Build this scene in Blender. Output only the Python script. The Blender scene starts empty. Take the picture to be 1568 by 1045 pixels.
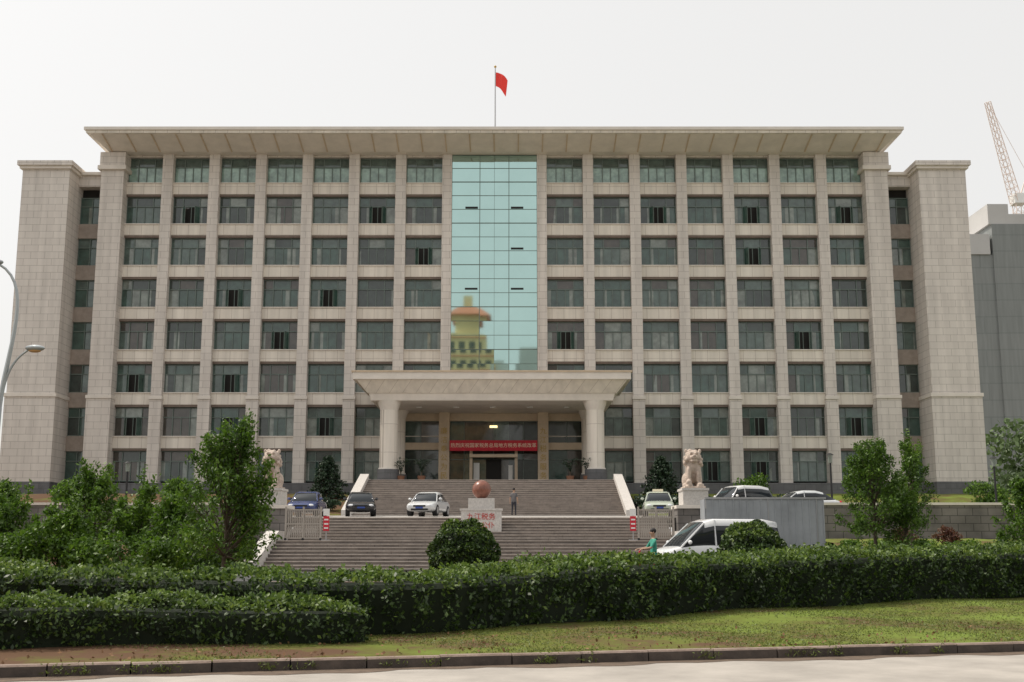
import bpy, math, random
import numpy as np
from mathutils import Vector, Matrix
random.seed(7); rng=np.random.default_rng(7)
scene=bpy.context.scene
R=math.radians
CX=-1.55   # building axis
# ------------------------------------------------------------ materials
def mat(name,col,rough=.7,metal=0,noise=.0,nscale=4,bump=0,col2=None,spec=None,emit=None):
    m=bpy.data.materials.new(name); m.use_nodes=True; nt=m.node_tree; b=nt.nodes['Principled BSDF']
    b.inputs['Base Color'].default_value=(*col,1); b.inputs['Roughness'].default_value=rough; b.inputs['Metallic'].default_value=metal
    if spec is not None: b.inputs['Specular IOR Level'].default_value=spec
    if emit: b.inputs['Emission Color'].default_value=(*emit[0],1); b.inputs['Emission Strength'].default_value=emit[1]
    if noise or col2 or bump:
        tc=nt.nodes.new('ShaderNodeTexCoord'); n=nt.nodes.new('ShaderNodeTexNoise'); n.inputs['Scale'].default_value=nscale; n.inputs['Detail'].default_value=6; n.inputs['Roughness'].default_value=.65
        nt.links.new(tc.outputs['Object'],n.inputs['Vector'])
        if noise or col2:
            r=nt.nodes.new('ShaderNodeValToRGB'); r.color_ramp.elements[0].position=.35; r.color_ramp.elements[1].position=.68
            c2=col2 if col2 else tuple(min(1,c*(1+noise)) for c in col); c1=col if col2 else tuple(c*(1-noise) for c in col)
            r.color_ramp.elements[0].color=(*c1,1); r.color_ramp.elements[1].color=(*c2,1)
            nt.links.new(n.outputs['Fac'],r.inputs['Fac']); nt.links.new(r.outputs['Color'],b.inputs['Base Color'])
        if bump:
            n2=nt.nodes.new('ShaderNodeTexNoise'); n2.inputs['Scale'].default_value=nscale*8; n2.inputs['Detail'].default_value=5
            nt.links.new(tc.outputs['Object'],n2.inputs['Vector'])
            bp=nt.nodes.new('ShaderNodeBump'); bp.inputs['Strength'].default_value=bump; bp.inputs['Distance'].default_value=.02
            nt.links.new(n2.outputs['Fac'],bp.inputs['Height']); nt.links.new(bp.outputs['Normal'],b.inputs['Normal'])
    return m
def panel_mat(name,c1,c2,mort,w,h,msize=.012,rough=.6,stain=.25,streak=True,offset=.5):
    m=bpy.data.materials.new(name); m.use_nodes=True; nt=m.node_tree; L=nt.links; b=nt.nodes['Principled BSDF']
    tc=nt.nodes.new('ShaderNodeTexCoord'); sp=nt.nodes.new('ShaderNodeSeparateXYZ'); L.new(tc.outputs['Object'],sp.inputs[0])
    ad=nt.nodes.new('ShaderNodeMath'); ad.operation='ADD'; L.new(sp.outputs['X'],ad.inputs[0]); L.new(sp.outputs['Y'],ad.inputs[1])
    cb=nt.nodes.new('ShaderNodeCombineXYZ'); L.new(ad.outputs[0],cb.inputs['X']); L.new(sp.outputs['Z'],cb.inputs['Y'])
    br=nt.nodes.new('ShaderNodeTexBrick'); br.offset=offset; L.new(cb.outputs[0],br.inputs['Vector'])
    br.inputs['Color1'].default_value=(*c1,1); br.inputs['Color2'].default_value=(*c2,1); br.inputs['Mortar'].default_value=(*mort,1)
    br.inputs['Scale'].default_value=1; br.inputs['Mortar Size'].default_value=msize; br.inputs['Brick Width'].default_value=w; br.inputs['Row Height'].default_value=h
    mp=nt.nodes.new('ShaderNodeMapping'); mp.inputs['Scale'].default_value=(1.6,1.6,.12) if streak else (1,1,1)
    L.new(tc.outputs['Object'],mp.inputs[0]); n=nt.nodes.new('ShaderNodeTexNoise'); n.inputs['Scale'].default_value=1.2; n.inputs['Detail'].default_value=7; L.new(mp.outputs[0],n.inputs['Vector'])
    r=nt.nodes.new('ShaderNodeMapRange'); r.inputs['From Min'].default_value=.3; r.inputs['From Max'].default_value=.7; r.inputs['To Min'].default_value=1-stain; r.inputs['To Max'].default_value=1.04
    L.new(n.outputs['Fac'],r.inputs['Value'])
    mx=nt.nodes.new('ShaderNodeVectorMath'); mx.operation='SCALE'; L.new(br.outputs['Color'],mx.inputs[0]); L.new(r.outputs[0],mx.inputs['Scale'])
    L.new(mx.outputs[0],b.inputs['Base Color']); b.inputs['Roughness'].default_value=rough
    return m
def leaf_mat(name,stops,trans=.3):
    m=bpy.data.materials.new(name); m.use_nodes=True; nt=m.node_tree; L=nt.links; b=nt.nodes['Principled BSDF']; out=nt.nodes['Material Output']
    g=nt.nodes.new('ShaderNodeNewGeometry'); tc=nt.nodes.new('ShaderNodeTexCoord'); n=nt.nodes.new('ShaderNodeTexNoise'); n.inputs['Scale'].default_value=1.3; n.inputs['Detail'].default_value=3
    L.new(tc.outputs['Object'],n.inputs['Vector'])
    a=nt.nodes.new('ShaderNodeMath'); a.operation='MULTIPLY_ADD'; L.new(g.outputs['Random Per Island'],a.inputs[0]); a.inputs[1].default_value=.55
    s=nt.nodes.new('ShaderNodeMath'); s.operation='SUBTRACT'; L.new(n.outputs['Fac'],s.inputs[0]); s.inputs[1].default_value=.28; L.new(s.outputs[0],a.inputs[2])
    r=nt.nodes.new('ShaderNodeValToRGB'); L.new(a.outputs[0],r.inputs['Fac'])
    while len(r.color_ramp.elements)<len(stops): r.color_ramp.elements.new(.5)
    for i,c in enumerate(stops): r.color_ramp.elements[i].position=i/(len(stops)-1); r.color_ramp.elements[i].color=(*c,1)
    L.new(r.outputs[0],b.inputs['Base Color']); b.inputs['Roughness'].default_value=.5
    t=nt.nodes.new('ShaderNodeBsdfTranslucent'); L.new(r.outputs[0],t.inputs['Color']); mx=nt.nodes.new('ShaderNodeMixShader'); mx.inputs[0].default_value=trans
    L.new(b.outputs[0],mx.inputs[1]); L.new(t.outputs[0],mx.inputs[2]); L.new(mx.outputs[0],out.inputs['Surface'])
    return m
M={}
M['cream']=panel_mat('cream_stone_tile',(.715,.66,.605),(.665,.61,.56),(.46,.415,.375),1.2,.6,.02,stain=.17)
M['creamp']=panel_mat('cream_panel',(.80,.74,.655),(.765,.70,.615),(.52,.46,.40),1.03,2.2,.02,stain=.17,offset=0)
M['trim']=mat('stone_trim',(.72,.665,.60),.6,noise=.08,nscale=.8)
M['tan']=mat('tan_metal',(.58,.46,.33),.5,noise=.08,nscale=2)
M['plinth']=panel_mat('dark_granite',(.13,.13,.135),(.16,.16,.165),(.06,.06,.06),.9,.45,.01,stain=.3,streak=False)
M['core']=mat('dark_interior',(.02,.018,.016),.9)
M['frame']=mat('window_frame',(.13,.17,.15),.4)
M['brown']=mat('brown_spandrel',(.32,.265,.225),.5,noise=.15,nscale=2)
M['head']=mat('window_head_brown',(.17,.125,.10),.6,noise=.15,nscale=2)
def glass(name,c,rough=.05,spec=.9): return mat(name,c,rough,0,noise=.35,nscale=1.3,spec=spec)
M['g1']=glass('window_glass_dark',(.032,.048,.042)); M['g2']=glass('window_glass_green',(.045,.09,.074)); M['g3']=glass('window_glass_curtain',(.20,.23,.205)); M['g4']=glass('window_glass_brown',(.065,.058,.048)); M['g5']=glass('window_glass_teal',(.30,.44,.39)); M['g6']=glass('window_glass_grey',(.08,.12,.105))  # dark glass base raised a little to stand in for the haze veil
M['mirror']=mat('curtain_wall_glass',(.44,.62,.59),.03,1,noise=.03,nscale=.4)
M['white']=mat('white_paint',(.75,.75,.73),.4)
M['red']=mat('red_cloth',(.55,.02,.04),.7,noise=.15,nscale=3)
M['gold']=mat('gold_letter',(.45,.30,.08),.4,.4)
M['granite']=mat('granite_white',(.56,.53,.50),.7,noise=.15,nscale=12,bump=.2)
M['step']=panel_mat('step_granite',(.27,.232,.205),(.22,.19,.17),(.13,.11,.10),1.1,.9,.012,rough=.8,stain=.4,streak=False)
M['tread']=mat('step_nosing',(.38,.335,.30),.8,noise=.2,nscale=3)  # paler than the risers: shading lines between steps put into the colours
M['pave']=mat('plaza_paving',(.34,.32,.30),.85,noise=.15,nscale=2)
M['dark']=mat('black_rubber',(.015,.015,.016),.7)
M['metal']=mat('grey_metal',(.45,.45,.46),.4,.6)
M['steel']=mat('gate_steel',(.42,.38,.34),.45,.5)
# ------------------------------------------------------------ mesh builder
class MB:
    def __init__(s): s.v=[];s.f=[];s.m=[];s.T=None;s.mats=[]
    def mi(s,k):
        if k not in s.mats: s.mats.append(k)
        return s.mats.index(k)
    def add(s,vs,fs,m):
        o=len(s.v)
        for p in vs:
            p=Vector(p)
            if s.T is not None: p=s.T@p
            s.v.append(tuple(p))
        k=s.mi(m)
        for f in fs: s.f.append([o+i for i in f]); s.m.append(k)
    def frus(s,b,t,z0,z1,m):
        x0,x1,y0,y1=b; X0,X1,Y0,Y1=t
        s.add([(x0,y0,z0),(x1,y0,z0),(x1,y1,z0),(x0,y1,z0),(X0,Y0,z1),(X1,Y0,z1),(X1,Y1,z1),(X0,Y1,z1)],
              [(3,2,1,0),(4,5,6,7),(0,1,5,4),(1,2,6,5),(2,3,7,6),(3,0,4,7)],m)
    def box(s,x0,x1,y0,y1,z0,z1,m):
        if x0>x1:x0,x1=x1,x0
        s.frus((x0,x1,y0,y1),(x0,x1,y0,y1),z0,z1,m)
    def quad(s,pts,m): s.add(pts,[tuple(range(len(pts)))],m)
    def cyl(s,p0,p1,r0,r1,m,n=10,caps=True):
        p0=Vector(p0);p1=Vector(p1);d=(p1-p0)
        if d.length<1e-6:return
        q=d.to_track_quat('Z','Y'); vs=[]
        for p,r in((p0,r0),(p1,r1)):
            for i in range(n):
                a=2*math.pi*i/n; vs.append(p+q@Vector((math.cos(a)*r,math.sin(a)*r,0)))
        fs=[(i,(i+1)%n,n+(i+1)%n,n+i) for i in range(n)]
        if caps: fs+= [tuple(range(n-1,-1,-1)),tuple(range(n,2*n))]
        s.add(vs,fs,m)
    def ell(s,c,r,m,nu=12,nv=8):
        vs=[];fs=[]
        for j in range(nv+1):
            t=math.pi*j/nv
            for i in range(nu):
                a=2*math.pi*i/nu; vs.append((c[0]+r[0]*math.sin(t)*math.cos(a),c[1]+r[1]*math.sin(t)*math.sin(a),c[2]+r[2]*math.cos(t)))
        for j in range(nv):
            for i in range(nu):
                k=(i+1)%nu; fs.append((j*nu+i,(j+1)*nu+i,(j+1)*nu+k,j*nu+k))
        s.add(vs,fs,m)
    def loft(s,rings,mf):
        n=len(rings[0])
        for a in range(len(rings)-1):
            for i in range(n):
                j=(i+1)%n
                s.add([rings[a][i],rings[a][j],rings[a+1][j],rings[a+1][i]],[(3,2,1,0)],mf(a,i))
        s.add(rings[0],[tuple(range(n))],mf(-1,0)); s.add(rings[-1],[tuple(range(n-1,-1,-1))],mf(len(rings),0))
    def obj(s,name,parent=None,loc=(0,0,0),smooth=False,weld=False,rot=0):
        me=bpy.data.meshes.new(name); me.from_pydata(s.v,[],s.f)
        for k in s.mats: me.materials.append(M[k])
        me.polygons.foreach_set('material_index',s.m); 
        me.update(); o=bpy.data.objects.new(name,me); scene.collection.objects.link(o)
        if weld:
            import bmesh
            bm=bmesh.new(); bm.from_mesh(me); bmesh.ops.remove_doubles(bm,verts=bm.verts,dist=.0005); bmesh.ops.recalc_face_normals(bm,faces=bm.faces); bm.to_mesh(me); bm.free()
        if smooth: me.polygons.foreach_set('use_smooth',[True]*len(me.polygons)) 
        o.location=loc; o.rotation_euler[2]=rot
        if parent: o.parent=parent
        return o
def empty(name,loc=(0,0,0),rot=0):
    e=bpy.data.objects.new(name,None); scene.collection.objects.link(e); e.location=loc; e.rotation_euler[2]=rot; e.empty_display_size=.3; return e
def text(s,name,parent,loc,size,m,rot=(R(90),0,0),ext=.01,sx=1):
    c=bpy.data.curves.new(name,'FONT'); c.body=s; c.size=size; c.extrude=ext; c.align_x='CENTER'; c.align_y='CENTER'; c.materials.append(M[m])
    o=bpy.data.objects.new(name,c); scene.collection.objects.link(o); o.parent=parent; o.location=loc; o.rotation_euler=rot; o.scale=(sx,1,1); return o
# ------------------------------------------------------------ office building
B=empty('office_building',(CX,100,0))
ZC=[10.28+3.74*k for k in range(7)]
rows=[(7.05,ZC[0]-.55)]+[(ZC[k]+.55,ZC[k+1]-.55) for k in range(6)]+[(ZC[6]+.55,35.75)]
w=MB()
w.box(-34.4,34.4,.95,19,4.5,35.8,'core')
w.box(-34.6,34.6,1.6,19.2,4.5,35.78,'cream')
w.box(-36.6,-9.3,-.55,.9,4.5,6.9,'plinth'); w.box(9.3,36.6,-.55,.9,4.5,6.9,'plinth')
p=MB()
def pil(u0,u1,yf=-.3,zb=6.9):
    p.box(u0,u1,yf,.9,zb,35.85,'cream')
    p.box(u0-.05,u1+.05,yf-.1,.6,zb,14.0,'cream')
    p.box(u0-.1,u1+.1,yf-.2,.62,14.0,14.28,'trim')
for s in(-1,1):
    a,b=sorted((s*3.75,s*4.6)); 
    p.box(a,b,-.3,.9,12.9,35.85,'cream')
    for i in range(6):
        a,b=sorted((s*(4.6+4.12*i+3.2),s*(4.6+4.12*(i+1)))); pil(a,b)
    a,b=sorted((s*32.52,s*34.5)); pil(a,b,-.9)
    p.box(a-.25,b+.25,-1.2,.9,34.2,34.55,'trim'); p.box(a-.12,b+.12,-1.05,.9,34.55,35.79,'cream')
    p.box(a-.02,b+.02,-.9,1.2,4.5,6.9,'plinth')
    for zc in ZC:
        a,b=sorted((s*4.6,s*32.52)); w.box(a,b,.12,.93,zc-.42,zc+.55,'creamp')
        w.box(a,b,.16,.93,zc-.62,zc-.42,'head'); w.box(a,b,.03,.2,zc+.55,zc+.63,'trim')
    a,b=sorted((s*4.6,s*32.52)); w.box(a,b,.1,.93,35.7,35.85,'cream')
    # pylons
    a,b=sorted((s*36.65,s*40.7))
    p.frus((a,b,-2.5,16),(a,b,-2.5,16),6.9,34.0,'cream')
    p.box(a-.1,b+.1,-2.6,16,6.9,13.95,'cream'); p.box(a-.18,b+.18,-2.7,16,13.95,14.25,'trim')
    p.box(a-.2,b+.2,-2.75,16.2,33.75,34.0,'trim'); p.box(a-.35,b+.35,-2.95,16.3,34.0,34.4,'cream')
    p.box(a-.12,b+.12,-2.62,16,4.5,6.9,'plinth')
    # recess
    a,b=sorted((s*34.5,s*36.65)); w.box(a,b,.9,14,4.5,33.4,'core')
    w.box(a,b,-.2,14,32.9,33.9,'cream'); w.box(a,b,-.5,14,33.9,34.15,'trim')
    for zc in ZC[:6]: w.box(a,b,.35,.88,zc-.65,zc+.65,'brown')
w.obj('walls',B); p.obj('pilasters_and_pylons',B)
# windows
g=MB(); fr=MB()
def pane(x0,x1,z0,z1,y,m):
    j=[random.uniform(-.01,.01) for _ in range(4)]
    g.quad([(x0,y+j[0],z0),(x1,y+j[1],z0),(x1,y+j[2],z1),(x0,y+j[0]+j[2]-j[1],z1)],m)
def window(x0,x1,z0,z1,top=False,cols=3,y=.5):
    h=z1-z0; W=x1-x0; t=.07; zt=z0+h*.66
    base=random.choices(['g1','g2','g4','g6','g3'],[3,5,1.5,3.5,.8])[0]
    xs=[x0+W*i/cols for i in range(cols+1)]
    if cols==3: xs=[x0,x0+W*.27,x0+W*.73,x1]
    for i in range(cols):
        for r_,(a,b) in enumerate(((z0,zt),(zt,z1))):
            m=base if random.random()<.55 else random.choice(['g1','g2','g6','g3','g4','g2'])
            if top: m='g5' if r_==0 else 'g6'  # eave shade put into pane colour: greyer above, pale teal with curtains below
            pane(xs[i],xs[i+1],a,b,y,m)
            # curtain strips seen through the glass
            if not top and r_==0 and random.random()<.5:
                cw=random.uniform(.12,.36); cx=xs[i]+.06 if random.random()<.5 else xs[i+1]-cw-.06
                pane(cx,cx+cw,a+.05,b-.03,y-.014,'g3')
    for x in xs: 
        fr.box(max(x0,x-t/2),min(x1,x+t/2),y-.1,y+.02,z0,z1,'frame')
    if cols==3: xm=(x0+x1)/2; fr.box(xm-.03,xm+.03,y-.09,y+.02,z0,zt,'frame')
    for z in (z0,zt-t/2,z1-t): fr.box(x0,x1,y-.105,y+.015,z,z+t,'frame')
    if not top and cols==3 and random.random()<.2:  # open casements
        g.quad([(xs[1]+.05,y-.02,z0+.1),(xs[2]-.05,y-.02,z0+.1),(xs[2]-.05,y-.02,zt-.05),(xs[1]+.05,y-.02,zt-.05)],'core')
        for sx,xe in((-1,xs[1]),(1,xs[2])):
            q=[(xe,y-.1,z0+.1),(xe-sx*.30,y-.55,z0+.1),(xe-sx*.30,y-.55,zt-.05),(xe,y-.1,zt-.05)]
            g.quad(q,'g2')
            fr.cyl(q[1],q[2],.03,.03,'frame',4); fr.cyl(q[0],q[1],.025,.025,'frame',4); fr.cyl(q[3],q[2],.025,.025,'frame',4)
for s in(-1,1):
    for i in range(7):
        a,b=sorted((s*(4.6+4.12*i),s*(4.6+4.12*i+3.2)))
        for k,(z0,z1) in enumerate(rows):
            if i==0 and k<2: continue
            window(a+.01,b-.01,z0+.02,z1-.09,top=(k==7))
    a,b=sorted((s*34.55,s*36.62))
    for k,(z0,z1) in enumerate(rows[:7]):
        window(a,b,z0+.1,min(z1-.1,32.9),cols=2,y=.6)
g.obj('window_panes',B); fr.obj('window_frames',B)
# central curtain wall
c=MB(); xs=[-3.75,-1.28,0,1.28,3.75]; z=14.6; zz=[z]; k=0
while z<35.7: z+= 1.25; zz.append(min(z,35.8)); k+=1
for i in range(4):
    for j in range(len(zz)-1):
        a=random.uniform(-.003,.003); b_=random.uniform(-.003,.003)
        c.quad([(xs[i],-.1+a,zz[j]),(xs[i+1],-.1-a,zz[j]),(xs[i+1],-.1-a+b_,zz[j+1]),(xs[i],-.1+a+b_,zz[j+1])],'mirror')
for i,x in enumerate(xs): 
    t=.012 if i==2 else .03; c.box(x-t,x+t,-.17,-.08,14.6,35.8,'frame')
for j,z in enumerate(zz):
    t=.028 if j%3==0 else .012; c.box(-3.75,3.75,-.165,-.085,z-t,z+t,'frame')
for x,z in((-2,31),(2,31),(2,27.3),(-2,23.7),(2,23.7)): c.box(x-.55,x+.55,-.24,-.12,z-.06,z+.06,'dark')
c.obj('glass_curtain_wall',B)
# cornice
e=MB()
e.frus((-33.9,33.9,-.95,19.4),(-34.65,34.65,-3.7,21.5),35.86,36.5,'trim')
e.box(-34.9,34.9,-4.0,21.8,36.5,36.74,'creamp'); e.box(-35.05,35.05,-4.15,22,36.74,37.0,'trim')
for i in range(-16,17):
    x=i*2.1
    e.add([(x-.05,-.99,35.80),(x+.05,-.99,35.80),(x+.05,-3.75,36.44),(x-.05,-3.75,36.44),(x-.05,-.9,35.9),(x+.05,-.9,35.9),(x+.05,-3.7,36.55),(x-.05,-3.7,36.55)],[(0,1,2,3),(0,3,7,4),(1,5,6,2)],'tan')
e.box(-6,6,6,14,37,38.4,'cream')
e.obj('roof_cornice',B)
# portico
q=MB()
def rect(h,yf): return (-h,h,yf,-.32)
q.frus(rect(9.4,-9.3),rect(9.55,-9.45),12.8,13.35,'trim')
q.frus(rect(9.65,-9.55),rect(10.45,-10.3),13.35,14.3,'creamp')
q.box(-10.7,10.7,-10.55,-.32,14.3,14.85,'trim')
q.box(-10.8,10.8,-10.65,-.33,14.85,14.97,'tan')
for s in(-1,1):
    for y in(-8.5,-2.0):
        q.cyl((s*8.05,y,6.5),(s*8.05,y,7.5),.86,.86,'plinth',24)
        q.cyl((s*8.05,y,7.5),(s*8.05,y,12.1),.7,.7,'creamp',24,False)
        q.cyl((s*8.05,y,12.1),(s*8.05,y,12.8),.7,.95,'trim',24)
        q.cyl((s*8.05,y,7.5),(s*8.05,y,7.62),.78,.76,'trim',24)
    a,b=sorted((s*3.75,s*4.6)); q.box(a-.02,b+.02,-1.0,.9,6.5,12.8,'tan')
    a,b=sorted((s*7.8,s*8.9)); q.box(a,b,-.4,.9,6.5,12.8,'tan')
# entrance wall
q.box(-7.8,7.8,-.31,.0,12.15,12.79,'tan'); q.box(-7.8,7.8,-.33,.0,9.7,10.3,'tan'); q.box(-7.8,7.8,-.35,.0,6.5,6.75,'plinth')
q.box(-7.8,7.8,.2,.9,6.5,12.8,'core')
for x0,x1 in((-7.8,-4.62),(-3.73,-1.3),(-1.3,1.3),(1.3,3.73),(4.62,7.8)):
    for z0,z1 in((6.75,8.9),(8.9,9.7),(10.3,12.15)):
        xm=(x0+x1)/2
        for a,b in((x0,xm),(xm,x1)): q.quad([(a,.05,z0),(b,.05+random.uniform(-.01,.01),z0),(b,.05,z1),(a,.05,z1)],random.choice(['g1','g1','g4','g2','g6']))
        q.box(xm-.03,xm+.03,-.05,.08,z0,z1,'frame'); q.box(x0,x1,-.05,.08,z1-.05,z1+.02,'frame')
for x in(-1.9,1.9): q.box(x-.12,x+.12,-.9,-.3,6.5,9.7,'tan')
q.box(-2.02,2.02,-1.3,-.3,9.0,9.25,'tan')
q.box(-.65,.65,-.2,-.06,6.76,8.9,'core'); q.box(-1.7,-1.2,-.25,-.1,7,8.6,'white'); q.box(1.25,1.6,-.25,-.1,7,8.4,'white')
for x in(-6,-3,0,3,6):
    q.cyl((x,-5,12.79),(x,-5,12.72),.25,.25,'white',12)
q.obj('entrance_portico',B)
M['lampref']=mat('warm_reflection',(.8,.7,.4),.5,emit=((1,.75,.35),2.0))
l=MB(); l.box(-.35,.3,-.12,.02,11.6,11.78,'lampref'); l.obj('hall_lamp_reflection',B)  # lamp reflection in the entrance glass, put in as a glowing box
for s,t in((-1,'廉洁奉公为民'),(1,'九江税务服务')):
    for i,ch in enumerate(t): text(ch,'gold_character',B,(s*4.18,-1.02,11.2-i*.75),.6,'gold')
# banner
bn=empty('red_banner',(CX,98.5,9.95)); b=MB(); b.box(-3.68,3.68,-.03,0,-.44,.44,'red'); b.obj('cloth',bn)
M['yel']=mat('banner_text',(.9,.8,.6),.6)
text('热烈庆祝国家税务总局地方税务系统改革','banner_text',bn,(0,-.035,0),.40,'yel')
# flag
f=empty('national_flag',(CX,103,0)); b=MB(); b.cyl((0,0,36.9),(0,0,45.4),.08,.05,'metal',8); b.ell((0,0,45.45),(.12,.12,.12),'gold'); b.obj('flagpole',f)
b=MB(); n=12; grid=[]
for i in range(n+1):
    for j in range(n+1):
        u=i/n; v=j/n; x=.05+u*1.1; y=.16*math.sin(u*7+v*2)*u
        grid.append((x*(1-.15*v),y,44.9-1.35*v-u*u*.75-.25*v*u))
M['flagred']=mat('flag_red',(.75,.04,.03),.7)
b.add(grid,[(i*(n+1)+j,(i+1)*(n+1)+j,(i+1)*(n+1)+j+1,i*(n+1)+j+1) for i in range(n) for j in range(n)],'flagred'); b.obj('flag_cloth',f,smooth=True)
# ------------------------------------------------------------ stairs
def stairs(name,hw,y0,z0,y1,z1,n,parent=None):
    s=MB(); dy=(y1-y0)/n; dz=(z1-z0)/n
    for i in range(n):
        ya=y0+i*dy; zb=z0+(i+1)*dz
        s.box(-hw,hw,ya,ya+dy if i<n-1 else y1,z0-.4,zb-.045,'step')
        s.box(-hw,hw,ya-.035,ya+dy-.036,zb-.045,zb,'tread')
    return s
US=empty('upper_staircase',(CX,0,0)); stairs('s',9.1,79,3.6,88,6.5,19).obj('steps',US)
s=MB(); s.box(-9.1,9.1,87.96,99.6,5.0,6.5,'step')
for sg in(-1,1):
    a,b=sorted((sg*9.103,sg*9.75))
    s.add([(a,78.5,3),(b,78.5,3),(b,78.5,4.0),(a,78.5,4.0),(a,88,3),(b,88,3),(b,88,6.95),(a,88,6.95)],[(0,1,2,3),(3,2,6,7),(1,5,6,2),(0,3,7,4),(4,7,6,5)],'granite')
    s.box(a,b,88,99.4,3,6.6,'granite')
s.obj('cheek_walls',US)
LS=empty('lower_staircase',(CX,0,0)); stairs('s',9.5,52.4,.5,56.3,1.9,9).obj('steps',LS)
stairs('s',9.5,58.8,1.9,62,3.1,8).obj('steps_upper',LS)
s=MB(); s.box(-9.5,9.5,56.27,58.85,1.0,1.896,'pave')
for sg in(-1,1):
    a,b=sorted((sg*9.503,sg*10.1))
    s.add([(a,51.5,.3),(b,51.5,.3),(b,51.5,.95),(a,51.5,.95),(a,56.5,.3),(b,56.5,.3),(b,56.5,2.35),(a,56.5,2.35)],[(0,1,2,3),(3,2,6,7),(1,5,6,2),(0,3,7,4),(4,7,6,5)],'granite')
    s.box(a,b,56.5,62,.3,2.35,'granite')
s.obj('cheek_walls',LS)
# plaza
s=MB(); s.add([(-90,62,3.1),(90,62,3.1),(90,79.2,3.65),(-90,79.2,3.65),(-90,130,3.7),(90,130,3.7)],[(0,1,2,3),(3,2,5,4)],'pave'); s.obj('plaza_pavement')
# retaining walls
M['wallst']=panel_mat('grey_ashlar',(.22,.20,.185),(.18,.165,.155),(.08,.075,.07),.8,.4,.02,rough=.85,stain=.4,streak=False)
for sg in(-1,1):
    s=MB(); a,b=sorted((sg*12.0,sg*60)); s.box(a,b,62,62.35,.2,3.75,'wallst'); s.box(a,b,61.93,62.42,3.75,3.88,'trim')
    a,b=sorted((sg*10.1,sg*12.0)); s.box(a,b,61.2,63.1,.2,3.55,'wallst'); s.box(a-.08*1,b+.08,61.1,63.2,3.55,3.72,'trim'); s.obj('retaining_wall',None,(CX,0,0))
# ------------------------------------------------------------ ground, road, kerb, lawn
M['ground']=mat('ground_soil',(.10,.10,.06),.95,col2=(.16,.14,.09),nscale=.2)
M['road']=mat('road_concrete',(.30,.275,.245),.9,col2=(.42,.385,.345),nscale=.9,bump=.35)
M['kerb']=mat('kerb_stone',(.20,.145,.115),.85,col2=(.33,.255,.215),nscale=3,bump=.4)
M['kerbf']=mat('kerb_face_shaded',(.055,.045,.04),.9,col2=(.12,.095,.08),nscale=2.2,bump=.4)  # front of the kerb darkened: its shade is put into the colour
M['asph']=mat('asphalt',(.06,.06,.06),.9,noise=.2,nscale=3)
M['paint']=mat('road_paint',(.7,.7,.68),.7,noise=.1,nscale=6)
s=MB(); s.quad([(-3000,-3000,-.03),(3000,-3000,-.03),(3000,3000,-.03),(-3000,3000,-.03)],'ground'); s.obj('ground')
ang=math.atan(.26); K=Matrix.Translation((0,16.67,0))@Matrix.Rotation(ang,4,'Z')
s=MB(); s.T=K; s.quad([(-300,-16,0),(300,-16,0),(300,0,0),(-300,0,0)],'road'); s.obj('road')
s=MB(); s.T=K
for i in range(-40,40): s.quad([(i*6,-8.1,.004),(i*6+3,-8.1,.004),(i*6+3,-7.95,.004),(i*6,-7.95,.004)],'paint')
s.obj('lane_marking')
s=MB(); s.T=K
for i in range(-50,50):
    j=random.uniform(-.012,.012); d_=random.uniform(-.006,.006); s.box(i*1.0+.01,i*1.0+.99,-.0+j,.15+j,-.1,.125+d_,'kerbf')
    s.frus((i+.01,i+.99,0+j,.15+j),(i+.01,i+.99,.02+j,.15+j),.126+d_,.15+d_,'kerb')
s.obj('kerb')
s=MB(); s.T=K; n=240; vs=[]
for i in range(n+1):
    x=-24+48*i/n; vs+= [(x,-.35-.12*math.sin(x*1.7)-.08*math.sin(x*5.3)-random.random()*.06,.004),(x,.015,.006)]
M['silt']=mat('gutter_silt',(.12,.085,.06),.95,noise=.3,nscale=5)
s.add(vs,[(2*i,2*i+2,2*i+3,2*i+1) for i in range(n)],'silt'); s.obj('gutter_silt')
def dk(x,y): return (y-16.67-.26*x)/1.033
def zl(x,y):
    d=dk(x,y); return float(.14+min(max(d,0),9)*.04+.03*math.sin(x*.9+y*.7)*min(1,max(0,d*.5)))
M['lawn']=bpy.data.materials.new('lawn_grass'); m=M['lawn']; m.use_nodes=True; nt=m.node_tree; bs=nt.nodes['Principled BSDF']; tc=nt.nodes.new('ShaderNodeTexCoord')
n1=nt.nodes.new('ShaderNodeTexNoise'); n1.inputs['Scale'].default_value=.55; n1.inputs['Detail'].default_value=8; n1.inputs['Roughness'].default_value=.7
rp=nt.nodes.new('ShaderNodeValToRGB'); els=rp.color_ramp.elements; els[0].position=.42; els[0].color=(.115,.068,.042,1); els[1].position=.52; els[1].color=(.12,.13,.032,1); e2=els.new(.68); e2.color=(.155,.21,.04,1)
sx_=nt.nodes.new('ShaderNodeSeparateXYZ'); mr=nt.nodes.new('ShaderNodeMapRange'); mr.inputs['From Min'].default_value=-7; mr.inputs['From Max'].default_value=5; mr.inputs['To Min'].default_value=-.09; mr.inputs['To Max'].default_value=.05; ad=nt.nodes.new('ShaderNodeMath')  # browner to the left: bare soil, plus shade put into the lawn colour
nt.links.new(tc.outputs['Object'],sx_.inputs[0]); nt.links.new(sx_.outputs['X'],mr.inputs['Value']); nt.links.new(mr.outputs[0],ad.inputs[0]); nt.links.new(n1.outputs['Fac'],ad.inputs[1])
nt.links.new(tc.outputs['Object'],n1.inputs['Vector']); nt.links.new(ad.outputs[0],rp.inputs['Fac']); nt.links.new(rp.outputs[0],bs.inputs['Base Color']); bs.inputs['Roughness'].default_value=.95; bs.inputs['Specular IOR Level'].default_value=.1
NX,NY=150,60; vs=[]
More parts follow.
